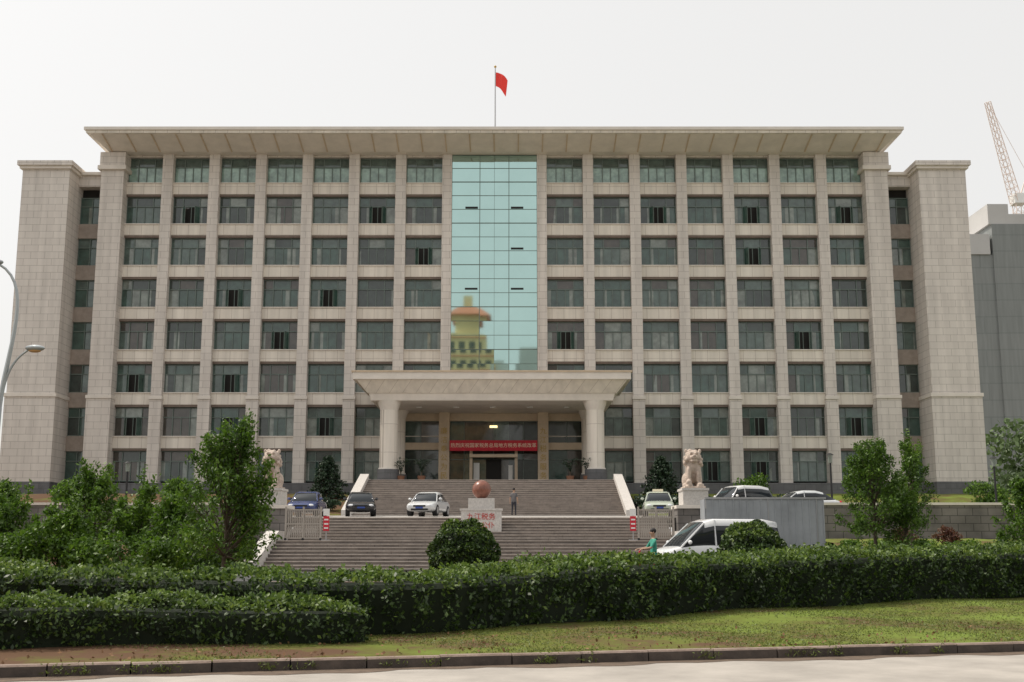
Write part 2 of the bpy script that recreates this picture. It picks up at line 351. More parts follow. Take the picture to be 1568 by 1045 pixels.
for j in range(NY+1):
    for i in range(NX+1):
        x=-40+80*i/NX; yk=16.67+.26*x+.155; y=yk+(36-yk)*(j/NY)**1.3 if yk<36 else yk
        vs.append((x,y,zl(x,y) if j>0 else .13))
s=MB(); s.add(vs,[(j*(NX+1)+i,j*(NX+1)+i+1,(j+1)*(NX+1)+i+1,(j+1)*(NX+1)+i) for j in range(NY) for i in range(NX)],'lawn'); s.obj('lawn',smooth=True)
s=MB(); s.quad([(-120,34.5,.52),(120,34.5,.52),(120,62.2,.52),(-120,62.2,.52)],'asph'); s.box(-120,120,34.2,34.5,.2,.62,'kerb'); s.obj('service_road')
# grass banks
def bank(name,x0,x1,prof,m='lawn'):
    s=MB(); n=40; vs=[]
    P=[]
    for a in range(len(prof)-1):
        for t in range(6): P.append(tuple(prof[a][k]+(prof[a+1][k]-prof[a][k])*t/6 for k in(0,1)))
    P.append(prof[-1])
    for (y,z) in P:
        for i in range(n+1): vs.append((x0+(x1-x0)*i/n,y,z+.05*math.sin(i*1.7+y)))
    s.add(vs,[(j*(n+1)+i,j*(n+1)+i+1,(j+1)*(n+1)+i+1,(j+1)*(n+1)+i) for j in range(len(P)-1) for i in range(n)],m); return s.obj(name,smooth=True)
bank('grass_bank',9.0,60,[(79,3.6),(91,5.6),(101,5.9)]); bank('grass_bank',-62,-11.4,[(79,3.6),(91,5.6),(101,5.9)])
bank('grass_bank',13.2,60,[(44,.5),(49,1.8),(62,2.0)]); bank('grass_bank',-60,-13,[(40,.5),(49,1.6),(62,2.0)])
# ------------------------------------------------------------ foliage
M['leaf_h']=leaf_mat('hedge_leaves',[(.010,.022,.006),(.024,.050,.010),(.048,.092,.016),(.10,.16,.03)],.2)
M['leaf_ht']=leaf_mat('hedge_lit_top_leaves',[(.035,.07,.012),(.085,.15,.022),(.15,.225,.035),(.22,.29,.055)],.35)  # pale new growth, with the sunlit look of the tops put into the colour
M['leaf_t']=leaf_mat('tree_leaves',[(.018,.042,.006),(.05,.11,.010),(.105,.20,.018),(.19,.30,.03)],.4)
M['leaf_d']=leaf_mat('dark_conifer',[(.008,.02,.010),(.02,.045,.02),(.035,.07,.03)],.15)
M['leaf_r']=leaf_mat('red_shrub',[(.06,.02,.015),(.14,.05,.03),(.10,.10,.03)],.3)
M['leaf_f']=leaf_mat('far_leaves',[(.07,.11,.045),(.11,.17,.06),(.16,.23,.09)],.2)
M['grass']=leaf_mat('grass_blades',[(.09,.085,.025),(.12,.155,.03),(.18,.235,.045)],.3)
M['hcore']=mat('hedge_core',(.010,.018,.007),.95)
M['bark']=mat('bark',(.10,.075,.055),.9,noise=.3,nscale=10,bump=.4)
def leaves(name,C,size,mk,parent=None,aspect=.55,mi=None,up=0.0):
    C=np.asarray(C,dtype=np.float64); N=len(C); sz=np.asarray(size)*np.ones(N)*rng.uniform(.65,1.3,N)
    a=rng.normal(size=(N,3)); a/=np.linalg.norm(a,axis=1)[:,None]
    b=rng.normal(size=(N,3)); b[:,2]*=(1-up); b-= (b*a).sum(1)[:,None]*a; b/=np.linalg.norm(b,axis=1)[:,None]
    V=np.empty((N,4,3)); V[:,0]=C-a*sz[:,None]; V[:,1]=C+b*sz[:,None]*aspect; V[:,2]=C+a*sz[:,None]; V[:,3]=C-b*sz[:,None]*aspect
    me=bpy.data.meshes.new(name); me.vertices.add(4*N); me.vertices.foreach_set('co',V.ravel()); me.loops.add(4*N); me.loops.foreach_set('vertex_index',np.arange(4*N,dtype=np.int32))
    me.polygons.add(N); me.polygons.foreach_set('loop_start',np.arange(0,4*N,4,dtype=np.int32)); 
    mks=mk if isinstance(mk,list) else [mk]
    for k in mks: me.materials.append(M[k])
    if mi is not None: me.polygons.foreach_set('material_index',np.asarray(mi,dtype=np.int32))
    me.update(calc_edges=True); me.validate(); o=bpy.data.objects.new(name,me); scene.collection.objects.link(o)
    if parent: o.parent=parent
    return o
def hedge(name,path,width,dens=480,size=.045):
    P=[]
    pts=[Vector(p) for p in path]
    for i in range(len(pts)-1):
        p0=pts[max(i-1,0)];p1=pts[i];p2=pts[i+1];p3=pts[min(i+2,len(pts)-1)]
        n=max(2,int((p2-p1).length/.35))
        for k in range(n):
            t=k/n; P.append(.5*((2*p1)+(-p0+p2)*t+(2*p0-5*p1+4*p2-p3)*t*t+(-p0+3*p1-3*p2+p3)*t**3))
    P.append(pts[-1]); root=empty(name)
    core=MB(); rings=[]; C=[];mi=[]
    for i,pp in enumerate(P):
        d=(P[min(i+1,len(P)-1)]-P[max(i-1,0)]); d.z=0; d.normalize(); nr=Vector((-d.y,d.x,0)); zb=zl(pp.x,pp.y)-.05
        hw=width/2-.12; tz=pp.z-.13
        rings.append([pp.xy.to_3d()+nr*u+Vector((0,0,zz)) for u,zz in((-hw*.85,zb),(-hw*.98,tz-.08),(-hw*.9,tz),(hw*.9,tz),(hw*.98,tz-.08),(hw*.85,zb))])
        if i<len(P)-1:
            L=(P[i+1]-P[i]).length; H=pp.z-zb
            nt_=int(width*L*dens*1.1); ns=int(H*L*dens)
            for _ in range(nt_):
                u=random.uniform(-1,1); t=random.random(); x=pp+(P[i+1]-pp)*t
                bmp=.045*math.sin(x.x*3.1+x.y*1.7)+.04*math.sin(x.x*7.3-x.y*5.1+u*4)+.035*math.sin(x.x*1.1)+.03*math.sin(x.x*13+u*3)
                h_=abs(random.gauss(0,.05)); 
                if random.random()<.02: h_+=random.random()*.12
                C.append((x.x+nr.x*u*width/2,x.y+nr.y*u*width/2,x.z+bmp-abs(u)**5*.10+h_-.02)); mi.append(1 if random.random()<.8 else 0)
            for sd,k in((-1,ns),(1,ns//3)):
                for _ in range(k):
                    v=random.random(); t=random.random(); x=pp+(P[i+1]-pp)*t
                    bmp=.07*math.sin(x.x*4.1+v*5)+.06*math.sin(x.x*9-v*9+x.y*3)
                    if v<.35 and math.sin(x.x*5.3)+math.sin(x.x*2.1+1)>.5 and random.random()<.6: continue
                    off=width/2+bmp-.05+abs(random.gauss(0,.05))-.14*(1-v)**2
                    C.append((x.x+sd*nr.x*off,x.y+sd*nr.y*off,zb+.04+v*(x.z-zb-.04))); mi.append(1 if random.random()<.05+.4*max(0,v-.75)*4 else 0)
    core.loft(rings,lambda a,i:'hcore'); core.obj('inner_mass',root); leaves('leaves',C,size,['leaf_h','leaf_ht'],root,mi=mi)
    return root
hedge('clipped_hedge',[(-17,22.8,1.32),(-10,21.4,1.25),(-5.5,20.5,1.14),(-1.8,19.9,1.14),(1.2,22.2,1.30),(5.3,25.2,1.42),(12,29,1.55),(22,34,1.62)],2.0)
hedge('low_hedge',[(-11,16.6,.95),(-8,17.1,.86),(-6,17.5,.84),(-3.9,17.8,.78),(-2.4,18.5,.74)],1.2,dens=650,size=.038)
def blob_pts(c,r,n,shell=.75):
    out=[]
    for _ in range(n):
        d=Vector((random.gauss(0,1),random.gauss(0,1),random.gauss(0,1))).normalized(); k=shell+(1-shell)*random.random()**.6
        bm=1+.05*math.sin(d.x*9+c[0])+.05*math.sin(d.z*11+d.y*7)
        out.append((c[0]+d.x*r[0]*k*bm,c[1]+d.y*r[1]*k*bm,c[2]+d.z*r[2]*k*bm))
    return out
def ball_bush(name,x,y,z,r,h):
    root=empty(name); s=MB(); s.ell((x,y,z+h*.5),(r*.88,r*.88,h*.53*.88),'hcore',20,14); s.cyl((x,y,z-.3),(x,y,z+.4),.06,.05,'bark'); s.obj('core',root,smooth=True)
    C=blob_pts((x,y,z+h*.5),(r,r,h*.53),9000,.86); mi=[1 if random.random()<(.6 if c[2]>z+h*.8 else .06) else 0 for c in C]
    leaves('leaves',C,.048,['leaf_h','leaf_ht'],root,mi=mi)
ball_bush('round_topiary_bush',-1.22,30,.5,.86,1.75); ball_bush('round_topiary_bush',6.0,30,.55,.84,1.65)
def tree(name,x,y,z,H,W,nl=14000,trunk=.35,lean=0,clumps=46,ls=.06,mk='leaf_t',dens=1.0):
    root=empty(name,(0,0,0)); s=MB(); t0=Vector((x,y,z-.2)); C=[]
    th=H*trunk; p=Vector((x+lean*.3,y,z+th)); r=max(.035,H*.014)
    s.cyl(t0,p,r*1.3,r,'bark',8)
    top=Vector((x+lean,y,z+H*.93)); s.cyl(p,p.lerp(top,.5),r,r*.55,'bark',7); s.cyl(p.lerp(top,.5),top,r*.55,r*.15,'bark',6)
    per=nl//clumps
    for i in range(clumps):
        t=random.random()**.85; zc=th*.75+(H-th*.75)*t; wr=W/2*math.sin(math.pi*min(1,.16+.8*t**.85))**.7*(1-.25*t); a=random.uniform(0,2*math.pi); rr=wr*math.sqrt(random.uniform(.12,1.25))
        c=Vector((x+lean*t+rr*math.cos(a),y+rr*math.sin(a),z+zc)); base=p.lerp(top,max(0,t-.35)*.9)
        # shoot: a leafy branch from base to tip, turned upward at its end
        tip=c+Vector((math.cos(a)*.12,math.sin(a)*.12,random.uniform(.12,.5)*(.6+.9*(random.random()<.3)))); mid=base.lerp(c,.6)
        s.cyl(base,c,r*.35,r*.12,'bark',5,False); s.cyl(c,tip,r*.12,r*.05,'bark',4,False)
        n=int(per*random.uniform(.5,1.5)); sp=random.uniform(.09,.15)*dens
        for _ in range(n):
            u=random.random(); q_=mid.lerp(c,u/.5) if u<.5 else c.lerp(tip,(u-.5)*2)
            k=sp*(1.15-.75*u); C.append((q_.x+random.gauss(0,k),q_.y+random.gauss(0,k),q_.z+random.gauss(0,k)))
    s.obj('trunk_and_branches',root); leaves('leaves',C,ls,mk,root,aspect=.42); return root
tree('street_tree',-6.3,26,.5,3.6,2.35,13000,.25,lean=.15,clumps=85,ls=.052)
tree('street_tree',-11.3,32,.5,3.1,2.0,8500,.2,clumps=55); tree('street_tree',-12.6,30,.5,2.2,2.0,7000,.15)
tree('street_tree',-9.4,30,.5,2.4,1.9,7500,.15); tree('street_tree',-10.6,28,.5,1.9,2.1,7000,.12); tree('street_tree',-8.2,29,.5,2.1,1.7,6000,.12)
tree('street_tree',-14.5,33,.5,2.5,2.2,7000,.15)
tree('street_tree',12.8,42,1.0,4.2,2.6,10500,.28,ls=.062,clumps=75,dens=1.1); tree('street_tree',14.7,44,1.1,4.3,1.6,4500,.3,lean=.2,clumps=36,ls=.062); tree('street_tree',16.5,38,.6,3.0,2.0,9000,.12,ls=.06); tree('street_tree',13.9,42,1.0,2.4,1.6,4000,.2)
def shrub(name,x,y,z,w,h,n,mk,ls=.07):
    root=empty(name); C=[]; s=MB()
    for k in range(14):
        a=random.uniform(0,6.28); rr=random.random()*w*.4; c=(x+rr*math.cos(a),y+rr*math.sin(a)*.7,z+random.uniform(.25,.85)*h); s.cyl((x,y,z-.2),c,.03,.01,'bark',4)
        C+=blob_pts(c,(w*.22,w*.22,h*.24),n//14,.1)
    s.obj('stems',root); leaves('leaves',C,ls,mk,root); return root
for x in np.arange(-14.5,-5.8,1.5): shrub('shrub',x,27+random.random(),.5,2.0,1.2+random.random()*.4,3000,'leaf_t',.05)
for x in(15.5,17.2): shrub('shrub',x,47,1.6,1.1,.8,1500,'leaf_r',.05)
for x in np.arange(13,24,1.5): shrub('shrub',x,46,1.3,1.7,.55,1500,'leaf_t',.05)
for x,y,z in((-20,72,3.5),(-26,70,3.4),(-31,72,3.5),(26,80,3.8),(31,78,3.8),(44,82,4),(48,85,4),(46,76,3.6),(17,84,4.4)): shrub('shrub',x,y,z,3.2,2.2,2200,'leaf_t',.12)
for x in(-12.6,-14.6,-16.8,-19,9.4,11.2,13.2,15.4,18): shrub('shrub',x,81.5,4.0,2.4,1.1,900,'leaf_d',.10)
def conifer(name,x,y,z,h,w):
    root=empty(name); s=MB(); s.cyl((x,y,z-.3),(x,y,z+h*.95),.1,.02,'bark'); C=[]
    for k in range(11):
        t=k/11; zz_=z+.35+t*(h-.4); rr=w/2*(1-t)**.8
        for j in range(9):
            a=j*.7+k*1.3+random.random()*.4; L=rr*random.uniform(.75,1.15); s.cyl((x,y,zz_),(x+L*math.cos(a),y+L*math.sin(a),zz_-.12),.025,.008,'bark',4,False)
            for _ in range(60):
                u=random.random()**.6; C.append((x+L*u*math.cos(a)+random.gauss(0,.09),y+L*u*math.sin(a)+random.gauss(0,.09),zz_-.12*u+random.gauss(0,.06)))
    s.obj('trunk',root); leaves('needles',C,.1,'leaf_d',root)
conifer('conifer_tree',-13.7,88,5.0,3.5,3.4); conifer('conifer_tree',11.1,88,5.0,3.5,3.4)
M['pot']=mat('clay_pot',(.25,.12,.07),.7)
def potted(x,y,z):
    root=empty('potted_palm',(x,y,z)); s=MB(); s.cyl((0,0,0),(0,0,.5),.22,.32,'pot',14); s.cyl((0,0,.5),(0,0,.9),.05,.04,'bark',6); C=[]
    for k in range(16):
        a=k*2.4; L=random.uniform(.5,.8); h=random.uniform(.4,1.0)
        for j in range(26):
            u=j/26; C.append((math.cos(a)*L*u+random.gauss(0,.04),math.sin(a)*L*u+random.gauss(0,.04),.85+h*math.sin(u*2.2)+random.gauss(0,.03)))
    s.obj('pot',root); leaves('fronds',C,.08,'leaf_d',root,aspect=.3)
for x in(-8.6,-7.0,5.8,4.5): potted(x,91.3,6.5)
# grass blades
C=[]
for _ in range(85000):
    x=random.uniform(-10,14); d=random.random()**1.3*7.5+.2; y=16.67+.26*x+d*1.033
    if math.sin(x*1.3+y*.8)+math.sin(x*.45-y*1.9)+random.gauss(0,.5)+(x*.14) < -.45: continue
    C.append((x,y,zl(x,y)+.01))
leaves('grass_tufts',C,.024,'grass',aspect=.22)
C=[];
for _ in range(450):
    x=random.uniform(-8,13); y=16.9+.26*x+random.random()**2*3; C.append((x,y,zl(x,y)+.02))
M['dry']=mat('dry_leaf',(.22,.12,.06),.9,noise=.3); leaves('fallen_leaves',C,.03,'dry',aspect=.6)
# weeds on kerb
C=[]
for _ in range(18):
    s_=random.uniform(-7,8); 
    for k in range(60): 
        v=K@Vector((s_+random.gauss(0,.09),random.uniform(-.06,.03),.03+abs(random.gauss(0,.06)))); C.append(tuple(v))
leaves('kerb_weeds',C,.03,'grass',aspect=.25)
# distant trees
def mass(name,x0,x1,y,zt,zb,n,ls):
    C=[]
    for k in range(60):
        x=random.uniform(x0,x1); h=random.uniform(.55,1)
        C+=blob_pts((x,y+random.uniform(-4,4),zb+(zt-zb)*h*random.uniform(.3,.85)),(3.2,3.2,(zt-zb)*.2),n//60,.3)
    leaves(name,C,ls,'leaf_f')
mass('distant_trees',60,100,142,17,2,22000,.45); mass('distant_trees',-100,-63,135,24,2,16000,.45); mass('distant_trees',47,70,112,9,3.5,10000,.3)
# ------------------------------------------------------------ far buildings & crane
M['far1']=panel_mat('scaffold_net_hazed',(.235,.25,.245),(.25,.262,.257),(.205,.22,.217),30,3.2,.12,stain=.15); M['far2']=mat('far_concrete',(.52,.51,.50),.9,noise=.08,nscale=.1)  # net paled: distant haze is put into its colour
M['cranep']=mat('crane_paint_hazed',(.78,.66,.60),.6)  # pale tone carries the haze of distance in the colour
fb=empty('unfinished_tower_block',(0,220,0)); s=MB(); s.box(86.5,92.5,0,30,0,57,'far1'); s.box(92.5,140,-.4,30,0,63,'far1'); s.box(86.3,92,-.3,29,57,61,'far2'); s.box(92,96,-.3,29,63,67,'far2'); s.box(96,140,-.3,29,63,65,'far2'); s.obj('block',fb)
cr=empty('tower_crane',(0,262,0)); s=MB()
def lattice(p0,p1,w0,w1,n):
    p0=Vector(p0);p1=Vector(p1);q_=(p1-p0).to_track_quat('Z','Y'); pr=None
    for i in range(n+1):
        t=i/n;w_=w0+(w1-w0)*t;c_=p0.lerp(p1,t); cs=[c_+q_@Vector((a*w_,b*w_,0)) for a,b in((-1,-1),(1,-1),(1,1),(-1,1))]
        for k in range(4): s.cyl(cs[k],cs[(k+1)%4],.06,.06,'cranep',4,False)
        if pr:
            for k in range(4): s.cyl(pr[k],cs[k],.10,.10,'cranep',4,False); s.cyl(pr[k],cs[(k+1)%4],.06,.06,'cranep',4,False)
        pr=cs
lattice((117,0,0),(117,0,80),1.0,1.0,34); lattice((116.5,0,80),(109,-6,102),1.0,.5,14); s.box(115.6,118.4,-1.5,1.5,79.5,81.8,'white'); s.cyl((117,0,80),(119.5,0,87),.2,.1,'cranep'); s.cyl((119.5,0,87),(109.5,-6,101),.05,.05,'cranep'); s.obj('lattice',cr)
ob=empty('opposite_building',(0,-60,0)); s=MB()
M['ochre']=mat('ochre_wall',(.78,.60,.33),.8,noise=.12,nscale=.3); M['redw']=mat('red_tile',(.55,.20,.12),.8)
s.box(-15,-5,-14,0,0,49,'ochre'); s.box(-13.5,-6.5,-12,-1,49,53,'ochre'); s.frus((-14.5,-5.5,-13,0),(-11.5,-8.5,-8,-5),53,56,'redw'); s.box(-11,-9,-7.5,-5.5,56,59,'ochre')
for k in range(13):
    for j in range(4): s.box(-14.3+j*2.3,-12.9+j*2.3,-.2,.05,4+k*3.4,5.8+k*3.4,'g1')
    s.box(-15.1,-4.9,-.1,.12,6.6+k*3.4,6.9+k*3.4,'redw')
s.box(-5,-1.5,-12,-1,0,43,'white'); s.box(-46,-20,-20,0,0,36,'far2'); s.box(1,8,-25,-5,0,46,'far2'); s.box(8,60,-25,-5,0,33,'far2'); s.obj('block',ob)
# ------------------------------------------------------------ monument
mo=empty('stone_ball_monument',(CX,60.3,0)); s=MB(); s.box(-1.02,1.02,-.55,.55,1.9,3.4,'granite'); s.box(-1.08,1.08,-.6,.6,3.4,3.5,'granite'); s.box(-.66,.66,-.45,.45,3.5,4.02,'granite'); s.obj('plinth',mo)
M['redst']=mat('red_granite',(.23,.09,.06),.3,noise=.25,nscale=6); s=MB(); s.ell((0,0,4.47),(.48,.48,.48),'redst',28,18); s.obj('ball',mo,smooth=True,weld=True)
M['redp']=mat('red_letters',(.5,.05,.04),.6)
text('九江税务','inscription',mo,(0,-.56,3.08),.36,'redp'); text('人民公仆','inscription_2',mo,(0,-.56,2.65),.34,'redp')
# ------------------------------------------------------------ lions
M['lion']=mat('lion_stone',(.50,.41,.345),.85,noise=.22,nscale=5,bump=.4)
def lion(x,y,z,mir):
    root=empty('stone_lion_statue',(x,y,z)); s=MB(); s.box(-.65,.65,-.85,.85,-.86,-.12,'granite'); s.box(-.72,.72,-.92,.92,-.98,-.86,'granite'); s.box(-.7,.7,-.9,.9,-.12,0,'granite'); s.obj('pedestal',root)
    s=MB(); E=lambda c,r:s.ell(c,r,'lion',14,10)
    s.box(-.55,.55,-.78,.75,0,.1,'lion')
    for sg in(-1,1):
        E((sg*.3,.32,.45),(.24,.42,.40)); E((sg*.26,-.42,.6),(.14,.16,.55)); E((sg*.27,-.56,.18),(.17,.24,.12)); E((sg*.42,-.1,.17),(.15,.3,.12)); E((sg*.36,-.22,1.95),(.09,.08,.12)); E((sg*.14,-.62,1.83),(.09,.07,.07)); E((sg*.2,-.2,1.0),(.2,.28,.35))
    E((0,.15,.8),(.38,.46,.55)); E((0,-.15,1.15),(.4,.34,.42)); E((0,-.28,1.65),(.38,.38,.36)); E((0,-.64,1.6),(.22,.17,.13)); E((0,-.6,1.42),(.19,.16,.07)); E((0,-.8,1.68),(.09,.06,.07))
    E((0,.62,.75),(.12,.16,.42)); E((0,.6,1.1),(.16,.14,.2))
    for k in range(34):
        a=k*2.4; v=k/34; zz_=1.2+v*.75; rr=.36*math.sin(min(1,(1.25-v))*1.4)+.06; cy=-.22+math.sin(a)*rr
        if cy<-.45: continue
        E((math.cos(a)*rr*1.05,cy+.04,zz_+.03),(.11,.11,.11))
    E((mir*.3,-.62,.3),(.16,.16,.16))
    o=s.obj('lion_body',root); r_=o.modifiers.new('r','REMESH'); r_.mode='VOXEL'; r_.voxel_size=.03; r_.use_smooth_shade=True
lion(CX-11.05,62.1,4.6,1); lion(CX+11.05,62.1,4.6,-1)
# ------------------------------------------------------------ gates / signs / hoarding
for sg in(-1,1):
    gt=empty('sliding_gate',(CX+sg*8.45,57,1.9)); s=MB()
    for i in range(19): 
        x=-.8+i*.088; s.box(x-.024,x+.024,-.02,.02,.08,1.45,'steel')
        s.cyl((x,-.03,.2),(x+.088*2 if i<17 else x,.03,1.3),.014,.014,'steel',4)
    for z in(.08,.75,1.42): s.box(-.84,.84,-.04,.04,z,z+.06,'steel')
    for x in(-.84,0,.84): s.box(x-.04,x+.04,-.05,.05,0,1.6,'steel'); s.cyl((x,-.06,.06),(x,.06,.06),.06,.06,'dark')
    s.obj('lattice_panel',gt)
    sn=empty('warning_sign',(CX+sg*7.35,57,1.9)); s=MB(); s.box(-.14,.14,-.02,.02,.45,1.15,'red'); s.box(-.15,.15,-.03,-.021,1.18,1.5,'white'); s.box(-.02,.02,.021,.05,0,1.5,'metal'); s.box(-.2,.2,-.15,.15,0,.04,'metal')
    for k in range(3): s.box(-.1,.1,-.025,-.021,.55+.2*k,.62+.2*k,'white')
    s.obj('board',sn)
M['hoard']=mat('hoarding_sheet',(.36,.38,.40),.5,.1,noise=.15,nscale=.7)
ho=empty('construction_hoarding',(0,48,0)); s=MB(); x=7.85
while x<12.6: s.box(x,x+.24,-.02,.02,.52,3.5,'hoard'); s.box(x+.24,x+.28,-.05,.02,.52,3.5,'metal' if random.random()<.15 else 'hoard'); x+=.28
s.box(7.8,12.7,-.06,.05,3.5,3.58,'metal'); s.box(7.8,12.7,-.03,.04,.4,.52,'metal'); s.box(7.8,7.84,.05,1.2,.5,3.5,'hoard'); s.obj('panels',ho)
# lamps
def garden_lamp(x,y,z,h):
    r=empty('garden_lamp',(x,y,z)); s=MB(); s.cyl((0,0,0),(0,0,h-.6),.07,.06,'dark',8); s.cyl((0,0,0),(0,0,.25),.14,.1,'dark'); s.cyl((0,0,h-.6),(0,0,h-.12),.11,.16,'g3',8); s.cyl((0,0,h-.12),(0,0,h),.24,.05,'dark',8); s.obj('post',r)
garden_lamp(-22.8,70,3.3,3.3); garden_lamp(18.9,70,3.3,3.8); garden_lamp(28.6,70,3.3,3.6)
M['pole']=mat('lamp_pole',(.42,.45,.46),.4,.4); M['lens']=mat('lamp_lens',(.6,.35,.15),.3)
lp=empty('street_lamp',(-15.35,35,.5)); s=MB()
def curve(pts,r0,r1):
    n=14;Q=[];pts=[Vector(p) for p in pts]
    for i in range(n+1):
        t=i/n; Q.append((1-t)**3*pts[0]+3*(1-t)**2*t*pts[1]+3*(1-t)*t*t*pts[2]+t**3*pts[3])
    for i in range(n): s.cyl(Q[i],Q[i+1],r0+(r1-r0)*i/n,r0+(r1-r0)*(i+1)/n,'pole',8,False)
s.cyl((-.12,0,-.2),(0,0,5.2),.11,.08,'pole',12); s.cyl((-.12,0,-.2),(-.12,0,.6),.17,.14,'pole',12)
curve([(0,0,5.2),(.1,0,7),(.85,0,9),(-.35,0,9.62)],.08,.035)
curve([(0,0,4.9),(.05,0,6),(.2,0,6.6),(.75,0,6.95)],.05,.03)
for cx,cz in((-.5,9.65),(.95,6.98)):
    s.ell((cx,0,cz+.03),(.3,.16,.10),'pole',14,8); s.ell((cx,0,cz-.04),(.2,.12,.07),'lens',12,6)
s.obj('pole_and_arms',lp,smooth=False)
# ------------------------------------------------------------ cars
M['cglass']=mat('car_glass',(.02,.025,.03),.05); M['hl']=mat('headlight',(.7,.72,.75),.1); M['plate']=mat('plate_blue',(.03,.07,.3),.5); M['tail']=mat('tail_light',(.4,.02,.02),.2)
def car(name,x,y,z,head,color,kind='sedan',H=1.45,roofsign=False,stripe=None):
    key='paint_'+name+str(len(bpy.data.objects)); m=mat(key,color,.25); m.node_tree.nodes['Principled BSDF'].inputs['Coat Weight'].default_value=.6; M[key]=m
    root=empty(name,(x,y,z),head); k=H/1.45
    if kind=='van':
        st=[(2.2,.38,.75,.70),(2.05,.25,.92,.80),(1.7,.22,1.02,.84),(1.2,.22,1.10,.85),(0,.22,1.12,.85),(-1.4,.22,1.12,.85),(-2.05,.25,1.1,.84),(-2.2,.35,1.0,.80)]
        cb=[(1.62,1.03,.76,.76),(.72,1.82,.76,.64),(.35,1.92,.78,.66),(-1.5,1.92,.78,.67),(-2.0,1.84,.76,.65),(-2.15,1.1,.74,.72)]; ws=(1.35,-1.35); zs=1.05
    else:
        st=[(2.25,.38,.60,.66),(2.12,.24,.70,.80),(1.75,.2,.80,.86),(1.05,.2,.90,.87),(0,.2,.94,.87),(-1.2,.2,.95,.87),(-1.9,.22,.96,.85),(-2.2,.32,.88,.78)]
        cb=[(1.12,.88,.76,.74),(.42,1.34*k,.74,.60),(0,1.43*k,.76,.62),(-.7,1.43*k,.76,.61),(-1.15,1.34*k,.74,.58),(-1.85,.95,.70,.66)]; ws=(1.35,-1.3); zs=.9
        if kind=='suv': st=[(a,b_*1.1,c_*1.15 if c_>.5 else c_,d_) for a,b_,c_,d_ in st]; cb=[(1.0,1.02,.78,.76),(.45,1.62,.76,.64),(0,1.72,.78,.66),(-1.2,1.72,.78,.66),(-1.8,1.64,.74,.62),(-2.1,1.1,.72,.7)]; zs=1.03
    s=MB(); rings=[]
    for X,zb,zt,w_ in st:
        zm=(zb+zt)/2; rings.append([(X,-w_*.88,zb),(X,-w_,zb+.14),(X,-w_*1.01,zm+.05),(X,-w_*.96,zt-.07),(X,-w_*.8,zt),(X,w_*.8,zt),(X,w_*.96,zt-.07),(X,w_*1.01,zm+.05),(X,w_,zb+.14),(X,w_*.88,zb)])
    s.loft(rings,lambda a,i:key); o=s.obj('body',root,smooth=True,weld=True); sb=o.modifiers.new('s','SUBSURF'); sb.levels=sb.render_levels=2
    s=MB(); rings=[]
    for X,zt,wb,wt in cb: rings.append([(X,-wb,zs-.06),(X,-(wb*.35+wt*.65),zs+(zt-zs)*.75),(X,-wt,zt-.03),(X,-wt*.8,zt+.015),(X,wt*.8,zt+.015),(X,wt,zt-.03),(X,wb*.35+wt*.65,zs+(zt-zs)*.75),(X,wb,zs-.06)])
    n=len(cb)
    def mf(a,i):
        if a in(0,n-2): return 'cglass'
        if a<0 or a>=n: return 'cglass'
        return key if i in(1,2,3,4,5) else 'cglass'
    s.loft(rings,mf); s.obj('cabin',root,smooth=True,weld=True)
    s=MB()
    for sg in(-1,1): # pillars
        def P(i,k_): return Vector(rings[i][k_ if sg<0 else 7-k_])
        for i in(0,n-2): s.cyl(P(i,0),P(i+1,2),.035,.03,key,6); 
        for i in((2,) if kind!='van' else (2,3)): s.cyl(P(i,0)*1.0,P(i,2),.035,.03,key,6)
        for X in ws:
            s.cyl((X,sg*.62,.32),(X,sg*(st[3][3]+.01),.32),.33,.33,'dark',20); s.cyl((X,sg*.7,.32),(X,sg*(st[3][3]+.02),.32),.2,.2,'metal',12)
        s.ell((st[0][0]-.14,sg*.56,st[1][2]-.12),(.13,.17,.085),'hl',12,8); s.ell((st[-1][0]+.05,sg*.62,.8),(.08,.14,.1),'tail',8,6)
        s.ell((cb[0][0]-.25,sg*(cb[0][2]+.16),zs+.1),(.06,.11,.075),key,8,6); s.cyl((cb[0][0]-.22,sg*.74,zs+.02),(cb[0][0]-.25,sg*.88,zs+.08),.02,.02,'dark',5)
    fx=st[0][0]; s.box(fx-.12,fx+.012,-.36,.36,.50,.60,'dark'); s.box(fx-.3,fx-.02+.01,-.5,.5,.30,.40,'dark'); s.box(fx+.0,fx+.03,-.22,.22,.41,.50,'plate')
    if roofsign: s.box(-.2,.0,-.3,.3,H+.0,H+.14,'yel')
    if stripe: 
        s.box(-1.6,1.2,-st[4][3]*1.02-.012,-st[4][3]*1.0,.5,.62,stripe); s.box(-1.6,1.2,st[4][3]*1.0,st[4][3]*1.02+.012,.5,.62,stripe)
    s.obj('wheels_and_trim',root); return root
pz=lambda y:3.1+(y-62)*.55/17.2
car('parked_car',-11.9,69,pz(69),R(-90),(.03,.05,.16)); car('parked_car',-9.0,70.5,pz(70.5),R(-82),(.012,.013,.018)); car('parked_car',-4.95,70.5,pz(70.5),R(-100),(.62,.63,.64))
car('taxi',8.5,69,pz(69),R(-95),(.45,.5,.42),roofsign=True); car('parked_suv',12.5,66,pz(66),R(-150),(.7,.7,.7),'suv'); car('parked_car',16.0,66,pz(66),R(-170),(.6,.62,.63))
M['grn']=mat('green_lettering',(.05,.25,.12),.5)
car('white_minivan',7.0,41,.60,R(180+16),(.7,.71,.72),'van',1.95,stripe='grn')
